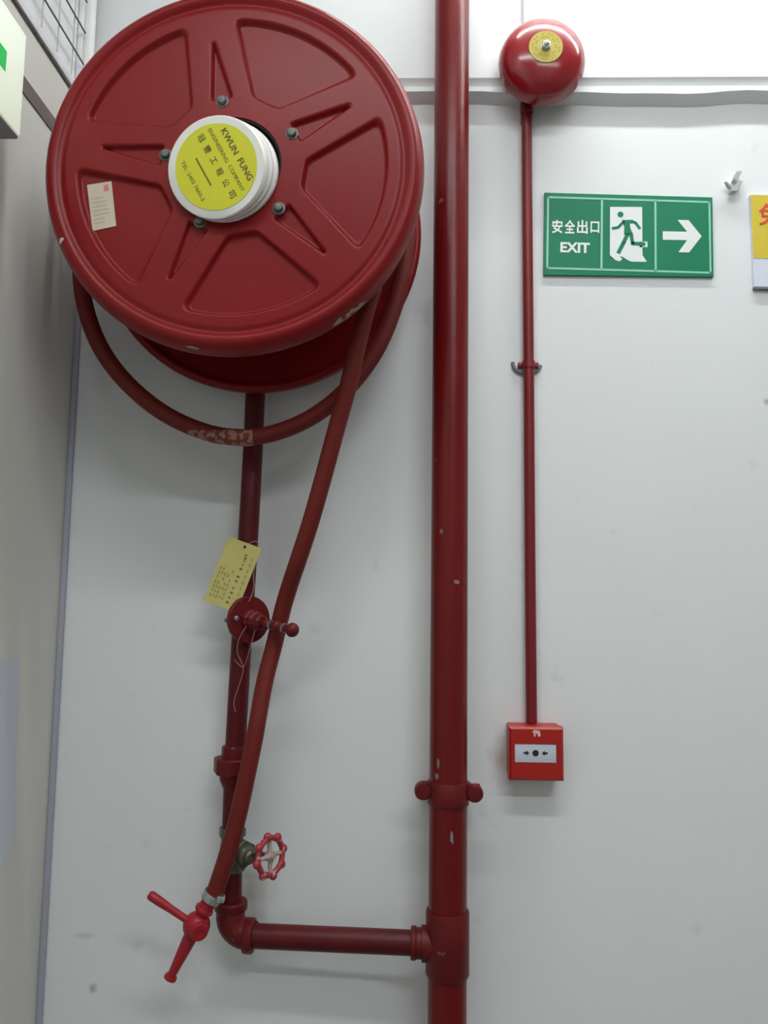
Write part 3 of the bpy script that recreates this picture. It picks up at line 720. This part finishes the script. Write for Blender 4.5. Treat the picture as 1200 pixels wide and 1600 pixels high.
# ================================================================== alarm bell
yb = -0.046
bc = at(845, 103.5, yb)
bell = Thing('alarm_bell', 'round red fire alarm bell with yellow centre label beside the riser pipe', 'bell', (bc.x, YUP, bc.z))
BRD = 0.0765
prof = [(0, -0.002), (BRD - 0.006, -0.002), (BRD - 0.001, 0.0), (BRD, 0.003), (BRD - 0.0003, 0.012), (BRD - 0.003, 0.022), (BRD - 0.008, 0.031), (BRD - 0.0165, 0.039), (BRD - 0.028, 0.045), (BRD - 0.042, 0.049), (0.022, 0.0508), (0.008, 0.051), (0, 0.051)]
ps = smooth_path([Vector((a, b, 0)) for a, b in prof[2:]], 5)
dome = bell.part('gong', MB().lathe(bc, AX, prof[:2] + [(max(p.x, 0), p.y) for p in ps[:-1]] + [(0, 0.051)], 96), M['bell'], angle=50)
bell.part('mounting_base', MB().lathe((bc.x, YUP, bc.z), AX, [(0, 0), (0.058, 0), (0.058, -YUP - 0.004 + 0.0), (0.05, 0.022), (0, 0.022)], 48).rbox((bc.x - 0.030, -0.020, bc.z - 0.085), (bc.x - 0.012, -0.001, ZT - 0.032), 0.002, 2), M['fitting'])
lc = bc + AX * 0.0502
bell.part('centre_label', MB().lathe(lc, AX, [(0, 0), (0.0292, 0), (0.0292, 0.0012), (0, 0.0012)], 48), M['bellyel'], label='round yellow printed label')
M['bellink'] = mat('bell_label_ink', srgb(158, 138, 62), 0.6)
bi = MB()
for k in range(26):
    t = 2 * PI * k / 26
    for r in (0.0235, 0.0175):
        if (k + (r < 0.02)) % 3 == 0: continue
        e = Vector((math.sin(t), 0, math.cos(t))); f = Vector((math.cos(t), 0, -math.sin(t))); c = lc + e * r + AX * 0.0013
        bi.prism([c + e * 0.0018 + f * 0.0012, c + e * 0.0018 - f * 0.0012, c - e * 0.0018 - f * 0.0012, c - e * 0.0018 + f * 0.0012], AX * 0.0001)
bell.part('label_print', bi, M['bellink'], smooth=False)
nb = MB().lathe(lc, AX, [(0, 0.001), (0.0088, 0.001), (0.0088, 0.0025), (0, 0.0025)], 24); hexprof(nb, lc, AX, 0.0080, 0.0025, 0.0085); nb.lathe(lc, AX, [(0, 0.008), (0.0048, 0.008), (0.0046, 0.0115), (0.002, 0.013), (0, 0.013)], 16)
bell.part('centre_nut', nb, M['chrome'], angle=25, label='silver centre nut')

# ================================================================== conduit down to the call point
CR = 0.0094
ctop = at(823, 168, -0.013); cmid = at(826, 570, -0.013); cbot = at(830.5, 1128, -0.013)
cond = Thing('conduit', 'thin red vertical conduit between the alarm bell and the call point', 'pipe', (cbot.x, 0, cbot.z))
cond.part('tube', MB().tube(smooth_path([ctop + Vector((0, 0, 0.004)), at(823.5, 300, -.013), cmid, at(828, 850, -.013), cbot + Vector((0, 0, -0.001))], 6), CR, 24), M['conduit'], angle=50)
cond.part('end_socket', MB().cyl(ctop + Vector((0, 0, -0.012)), ctop + Vector((0, 0, 0.008)), 0.0115, 24, 0.001), M['conduit'])
sd = MB().lathe(cmid + Vector((0, 0, -0.006)), zdir, [(0.0090, 0), (0.0112, 0), (0.0112, 0.012), (0.0090, 0.012)], 28)
sd.rbox((cmid.x - 0.0185, -0.0095, cmid.z - 0.006), (cmid.x + 0.0185, -0.0055, cmid.z + 0.006), 0.0018, 2)
sad = cond.part('saddle_clamp', sd, M['conduit'], angle=35)
sp = [at(801, 566, -.004), at(803, 574, -.004), at(811, 581, -.004), at(826, 584, -.004), at(839, 579, -.004), at(845, 571, -.004)]
cond.part('spacer', MB().tube(smooth_path(sp, 5), 0.0032, 10), M['greyd'], label='dark grey spacer behind the clamp', parent=sad)
for s in (-1, 1):
    cond.part('screw', MB().lathe((cmid.x + s * 0.0148, -0.0095, cmid.z), AX, [(0, 0), (0.0036, 0), (0.003, 0.0018), (0, 0.0024)], 12), M['conduit'], parent=sad)

# ================================================================== manual call point
yc = -0.052
a = at(796, 1219.5, yc); b = at(880.5, 1137, yc)
call = Thing('call_point', 'square bright red break-glass call point with white pane at the conduit end', 'fire alarm', ((a.x + b.x) / 2, 0, a.z))
body = call.part('housing', MB().rbox((a.x + 0.002, -0.030, a.z + 0.001), (b.x - 0.001, 0, b.z), 0.003, 3), M['callred'], angle=40)
# front plate with a window opening
w0 = at(804, 1192, yc); w1 = at(870, 1163, yc)
fp = MB()
X0, X1, Z0, Z1 = a.x, b.x, a.z, b.z
def frame(x0, x1, z0, z1, wx0, wx1, wz0, wz1, yf, yb_):
    o_ = [(x0, z0), (x1, z0), (x1, z1), (x0, z1)]; i_ = [(wx0, wz0), (wx1, wz0), (wx1, wz1), (wx0, wz1)]
    e = 0.0035
    s_ = [(x0 + e, z0 + e), (x1 - e, z0 + e), (x1 - e, z1 - e), (x0 + e, z1 - e)]
    vs = [(x, yb_, z) for x, z in o_] + [(x, yf + e, z) for x, z in o_] + [(x, yf, z) for x, z in s_] + [(x, yf, z) for x, z in i_] + [(x, yf + 0.004, z) for x, z in i_]
    fs = []
    for lay in range(4):
        for k in range(4):
            l = (k + 1) % 4; fs.append((lay * 4 + k, lay * 4 + l, lay * 4 + 4 + l, lay * 4 + 4 + k))
    fs += [(0, 1, 2, 3), (16, 17, 18, 19)]
    fp.add(vs, fs)
frame(X0, X1, Z0, Z1, w0.x, w1.x, w0.z, w1.z, yc, -0.0295)
call.part('front_plate', fp, M['callred'], smooth=False)
pane = call.part('pane', MB().rbox((w0.x + 0.0006, yc + 0.0012, w0.z + 0.0006), (w1.x - 0.0006, yc + 0.0038, w1.z - 0.0006), 0.0006, 2), M['paneW'], label='white break-glass pane with black symbol')
sy = MB(); pc = at(837, 1177, yc)
sy.lathe((pc.x, yc + 0.0012, pc.z), AX, [(0, 0), (0.0052, 0), (0.0052, 0.0003), (0, 0.0003)], 24)
for s in (-1, 1):
    q = lambda dx, dz: Vector((pc.x + s * dx, yc + 0.0012, pc.z + dz))
    sy.prism([q(0.0100, 0.0), q(0.0150, 0.0042), q(0.0150, 0.0016), q(0.0195, 0.0016), q(0.0195, -0.0016), q(0.0150, -0.0016), q(0.0150, -0.0042)], (0, -0.0003, 0))
call.part('press_symbol', sy, M['black'], parent=pane, smooth=False, label='black dot between two inward arrows')
em = MB()
pxpoly(em, [(831.5, 1143.5), (836, 1140), (843.5, 1142), (845, 1150.5), (840.5, 1151), (839.5, 1146.5), (837, 1146.5), (837, 1151), (834, 1150.5), (834, 1146)], yc - 0.0004, yc + 0.0006)
call.part('emblem', em, mat('emblem_pale', srgb(225, 180, 176), 0.5), smooth=False, label='small pale emblem')

# ================================================================== exit sign
def sp2(zx, zy): return (830 + zx / 3.2432, 280 + zy / 3.2432)
ye = -0.006
ec = at(982, 430, 0)
exs = Thing('exit_sign', 'green and white bilingual exit sign with running figure and right arrow', 'sign', (ec.x, 0, ec.z))
pts = [sp2(68, 68), sp2(918, 92), sp2(924, 494), sp2(63, 484)]
pan = exs.part('panel', MB().prism([at(x, y, ye) for x, y in pts], (0, -ye, 0)), M['green'], smooth=False)
bo = MB(); yo0, yo1 = ye - 0.0004, ye + 0.0002
o_ = [sp2(86, 91), sp2(903, 116), sp2(909, 474), sp2(81, 450)]
w_ = 3.0
for p, q in zip(o_, o_[1:] + o_[:1]): stroke(bo, [p, q], w_, yo0, yo1)
stroke(bo, [sp2(359, 102), sp2(356, 456)], 3.2, yo0, yo1); stroke(bo, [sp2(629, 110), sp2(631, 464)], 3.2, yo0, yo1)
exs.part('border_line', bo, M['exitline'], smooth=False)
rr_ = at(*sp2(918, 92), ye) - at(*sp2(68, 68), ye); rr_.normalize(); uu_ = Vector((0, 0, 1)) - rr_ * rr_.z; uu_.normalize()
s_e = 1.155e-3 / 3.2432
tx = MB()
for i, ch in enumerate('安全出口'):
    zx = 132 + i * 63.5
    text_mb(ch, 1, at(*sp2(zx, 240 + i * 1.2), ye), rr_, uu_, 0.0005, width=(54 if ch != '口' else 44) * s_e, height=(72 if ch != '口' else 60) * s_e, bold=0.024, mb=tx)
text_mb('EXIT', 1, at(*sp2(222, 347), ye), rr_, uu_, 0.0005, width=148 * s_e, height=54 * s_e, bold=0.035, mb=tx)
exs.part('lettering', tx, M['exitwhite'], smooth=False, label='white Chinese characters above the word EXIT')
dr = MB(); pxpoly(dr, [sp2(*p) for p in [(400, 140), (562, 141), (564, 385), (587, 419), (507, 418), (486, 408), (462, 392), (447, 392), (462, 402), (450, 416), (428, 411), (399, 384)]], yo0, yo1)
stroke(dr, [sp2(556, 331), sp2(582, 330)], 28 / 3.2432, yo0, yo1)
exs.part('doorway_pictogram', dr, M['exitwhite'], smooth=False, label='white doorway shape')
mn = MB(); yg0, yg1 = ye - 0.0008, ye - 0.0002
hc = at(*sp2(452, 179), yg1); mn.lathe(hc, AX, [(0, 0), (15 * s_e, 0), (15 * s_e, 0.0006), (0, 0.0006)], 24)
pxpoly(mn, [sp2(*p) for p in [(462, 207), (512, 205), (522, 214), (512, 225), (500, 224), (503, 250), (518, 282), (488, 286), (470, 280), (472, 240), (466, 226)]], yg0, yg1)
stroke(mn, [sp2(*p) for p in [(470, 213), (441, 244), (412, 249)]], 14 / 3.2432, yg0, yg1)
stroke(mn, [sp2(*p) for p in [(512, 213), (530, 222), (550, 249)]], 14 / 3.2432, yg0, yg1)
stroke(mn, [sp2(*p) for p in [(490, 276), (468, 322), (443, 371)]], 20 / 3.2432, yg0, yg1)
stroke(mn, [sp2(*p) for p in [(506, 276), (514, 325), (574, 329)]], 18 / 3.2432, yg0, yg1)
exs.part('running_figure', mn, M['green'], smooth=False, label='green running figure')
ar = MB(); pxpoly(ar, [sp2(*p) for p in [(667, 264), (790, 266), (742, 206), (797, 207), (864, 289), (800, 371), (746, 370), (790, 309), (667, 307)]], yo0, yo1)
exs.part('arrow', ar, M['exitwhite'], smooth=False, label='white arrow pointing right')

# ================================================================== yellow notice at the right edge
yn = -0.008
n0 = at(1172.5, 304.5, yn); n1_ = at(1177, 403.5, yn); n2 = at(1178.5, 447.5, yn)
NW = 0.30
ntc = Thing('notice_sign', 'yellow and white notice board with red characters right of the exit sign', 'sign', (n2.x + NW / 2, 0, n2.z))
def nrect(p, q, y0, y1, mb):
    return mb.prism([Vector((p.x, y0, p.z)), Vector((p.x + NW, y0, p.z - 0.006)), Vector((q.x + NW, y0, q.z - 0.006)), Vector((q.x, y0, q.z))], (0, y1 - y0, 0))
ntc.part('board', nrect(n0, n2, yn, 0, MB()), M['sgnwht'], smooth=False)
ntc.part('yellow_panel', nrect(n0, n1_, yn - 0.0006, yn, MB()), M['sgnyel'], smooth=False)
tn = MB()
text_mb('免', 1, at(1203, 335.5, yn - 0.0008), (1, 0, -0.02), (0.02, 0, 1), 0.0003, width=0.040, height=0.041, bold=0.014, mb=tn)
ntc.part('lettering', tn, M['sgnred'], smooth=False, label='red Chinese character')
ntc.part('bottom_edge', MB().prism([Vector((n2.x, yn - 0.0004, n2.z)), Vector((n2.x + NW, yn - 0.0004, n2.z - 0.006)), Vector((n2.x + NW, yn - 0.0004, n2.z - 0.010)), Vector((n2.x, yn - 0.0004, n2.z - 0.004))], (0, 0.008, 0)), M['greyd'], smooth=False)

# ================================================================== small hook above the notice
hk = Thing('wall_hook', 'small grey metal hook stuck on the wall between the two signs', 'hook', at(1145, 290, 0))
hb = at(1146, 287, 0)
hk.part('base', MB().lathe(hb, AX, [(0, 0), (0.0125, 0), (0.0115, 0.004), (0.007, 0.007), (0, 0.008)], 20), M['white'])
hk.part('prong', MB().prism([at(x, y, -0.020) for x, y in [(1147, 279), (1151, 268), (1160, 267), (1155, 277), (1152, 284)]], (0, 0.014, 0)).tube([hb + Vector((0, -0.004, 0)), at(1149, 280, -0.018)], 0.0035, 10), M['grey'], angle=30)
hk.part('prong', MB().prism([at(x, y, -0.022) for x, y in [(1143, 293), (1148, 288), (1154, 283), (1161, 283), (1155, 292), (1152, 298), (1143, 298)]], (0, 0.014, 0)), M['grey'], angle=30)
hk.part('prong', MB().tube([at(1146, 295, -0.008), at(1138, 291, -0.012), at(1133, 284, -0.018)], [0.005, 0.004, 0.002], 10), M['wirelight'], angle=30)

# ================================================================== trunking above the bell, white pipe in the corner
t0 = at(815.5, 20, YUP); t1 = at(831, 20, YUP)
tk = MB().rbox((t0.x, YUP - 0.014, bc.z + 0.03), (t1.x, YUP, CEIL - 0.001), 0.002, 2)
tko = build('cable_trunking', tk, M['white'], (t0.x, YUP, bc.z + 0.03)); tko['label'] = 'narrow white plastic trunking going up the wall above the alarm bell'; tko['category'] = 'trunking'
cpi = at(140, 40, -0.055)
cw = MB().cyl((cpi.x, -0.055, 2.30), (cpi.x, -0.055, CEIL - 0.001), 0.0105, 24)
wp_ = Thing('white_pipe', 'slim white vertical pipe in the left corner behind the hose reel', 'pipe', (cpi.x, -0.055, 2.30))
wp_.part('tube', cw, M['white'])
wp_.part('bracket', MB().rbox((cpi.x - 0.013, -0.050, 2.98), (cpi.x + 0.013, YUP + 0.0005, 3.00), 0.002, 2), M['white'])
wp_.part('bracket', MB().rbox((cpi.x - 0.013, -0.050, 2.40), (cpi.x + 0.013, 0.0, 2.42), 0.002, 2), M['white'])

# ================================================================== wire grille on the left wall
gz0 = zs + 0.003; yr = atx(118, 50, XL).y
zw = [(atx(103, 80, XL).z + 0.0), atx(103, 25, XL).z]; dz = zw[1] - zw[0]
yv = [atx(103, 60, XL).y, atx(80, 30, XL).y, atx(54, 10, XL).y]; dy = (yv[2] - yv[0]) / 2
GY0 = yv[0] + dy * 9 + dy * 0.4; GZ1 = CEIL - 0.05
gr = Thing('wire_grille', 'white framed wire mesh grille high on the left wall above the light box', 'grille', (XL, (GY0 + yr) / 2, gz0))
gr.part('backing_panel', MB().box((XL + 0.0005, GY0, gz0), (XL + 0.003, yr, GZ1)), M['panel'], smooth=False)
gr.part('frame_rail', MB().rbox((XL + 0.003, GY0, gz0), (XL + 0.006, yr, gz0 + 0.020), 0.001, 2), M['panel'])
gr.part('frame_rail', MB().rbox((XL + 0.003, GY0, GZ1 - 0.02), (XL + 0.010, yr, GZ1), 0.001, 2), M['panel'])
gr.part('frame_stile', MB().rbox((XL + 0.003, yr, gz0), (XL + 0.012, yr + 0.010, GZ1), 0.002, 2), M['panel'])
gr.part('frame_stile', MB().rbox((XL + 0.003, GY0 - 0.010, gz0), (XL + 0.012, GY0, GZ1), 0.002, 2), M['panel'])
z = zw[0]
while z < GZ1 - 0.02:
    gr.part('horizontal_wire', MB().tube([(XL + 0.017, GY0 - 0.004, z), (XL + 0.017, yr + 0.002, z)], 0.0016, 8), M['wire']); z += dz
y = yv[0]
while y > GY0:
    gr.part('vertical_wire', MB().tube([(XL + 0.0135, y, gz0 + 0.006), (XL + 0.0135, y, GZ1 - 0.006)], 0.0013, 8), M['wirelight']); y += dy

# ================================================================== lit exit box on the left wall
XB = -0.540
ey = atx(43, 60, XB).y; ez1 = atx(43, 60, XB).z + 0.004; ez0 = atx(35, 221, XB).z
el = Thing('exit_light_box', 'glowing pale green exit light box on the left wall at the edge', 'exit light', (XL, ey - 0.18, ez0))
el.part('housing', MB().rbox((XL, ey - 0.36, ez0), (XB - 0.004, ey, ez1), 0.002, 2), M['boxwhite'])
lf = el.part('lit_face', MB().rbox((XB - 0.004, ey - 0.357, ez0 + 0.003), (XB, ey - 0.003, ez1 - 0.003), 0.0015, 2), M['lit'], label='lit pale green face')
g = [atx(0, 64, XB), atx(10.5, 81, XB), atx(8, 112, XB), atx(0, 100, XB)]
ga = [Vector((XB, g[1].y, g[1].z)), Vector((XB, g[2].y, g[2].z)), Vector((XB, g[2].y - 0.10, g[2].z)), Vector((XB, g[1].y - 0.10, g[1].z))]
el.part('green_symbol', MB().prism(ga, (0.0006, 0, 0)), M['litgreen'], smooth=False, parent=lf, label='green lit symbol')

# ================================================================== paper on the left wall
q0 = atx(30, 1026, XL); q1 = atx(21, 1300, XL); q2 = atx(13, 1335, XL); q3 = atx(0, 1353, XL)
pn = MB(); xx = XL + 0.0006
pp = [(xx, q0.y, q0.z), (xx, q1.y, q1.z), (xx, q2.y + 0.004, q2.z + 0.012), (xx, q2.y, q2.z), (xx, q3.y, q3.z), (xx, q3.y - 0.12, q3.z - 0.004), (xx, q3.y - 0.16, q0.z)]
pn.prism([Vector(p) for p in pp], (0.0006, 0, 0))
po = build('paper_notice', pn, M['paper'], pp[0], smooth=False); po['label'] = 'plain bluish white paper sheet on the left wall at lower left'; po['category'] = 'paper'

# ================================================================== lamp fittings above the frame, the farthest one added for fill
M['tube'] = mat('fluorescent_tube', (0.8, 0.8, 0.8, 1), 0.4, emit=((0.97, 1.0, 0.985, 1), KEY['radiance']))
def batten(label, c, ln, wd):
    t = Thing('ceiling_lamp', label, 'lamp', (c[0], c[1], CEIL))
    t.part('batten_body', MB().rbox((c[0] - ln / 2 - 0.03, c[1] - wd / 2, c[2] + 0.035), (c[0] + ln / 2 + 0.03, c[1] + wd / 2, CEIL), 0.004, 2), M['lampbody'])
    for s in (-1, 1):
        xx = c[0] + s * (ln / 2 + 0.012)
        t.part('lamp_holder', MB().rbox((xx - 0.011, c[1] - 0.018, c[2] - 0.018), (xx + 0.011, c[1] + 0.018, c[2] + 0.037), 0.003, 2), M['lampbody'])
    return t
c = KEY['c']
t = batten('white fluorescent batten lamp close to the back wall', c, KEY['ln'], 0.05)
t.part('tube', MB().cyl((c[0] - KEY['ln'] / 2, c[1], c[2]), (c[0] + KEY['ln'] / 2, c[1], c[2]), KEY['r'], 16), M['tube'])
for rm, lab in zip(ROOM_AND_FILL, ('white fluorescent batten lamp overhead of the viewer', 'added unseen white fill lamp farthest from the back wall')):
    batten(lab, rm['c'], rm['ln'], 0.11)
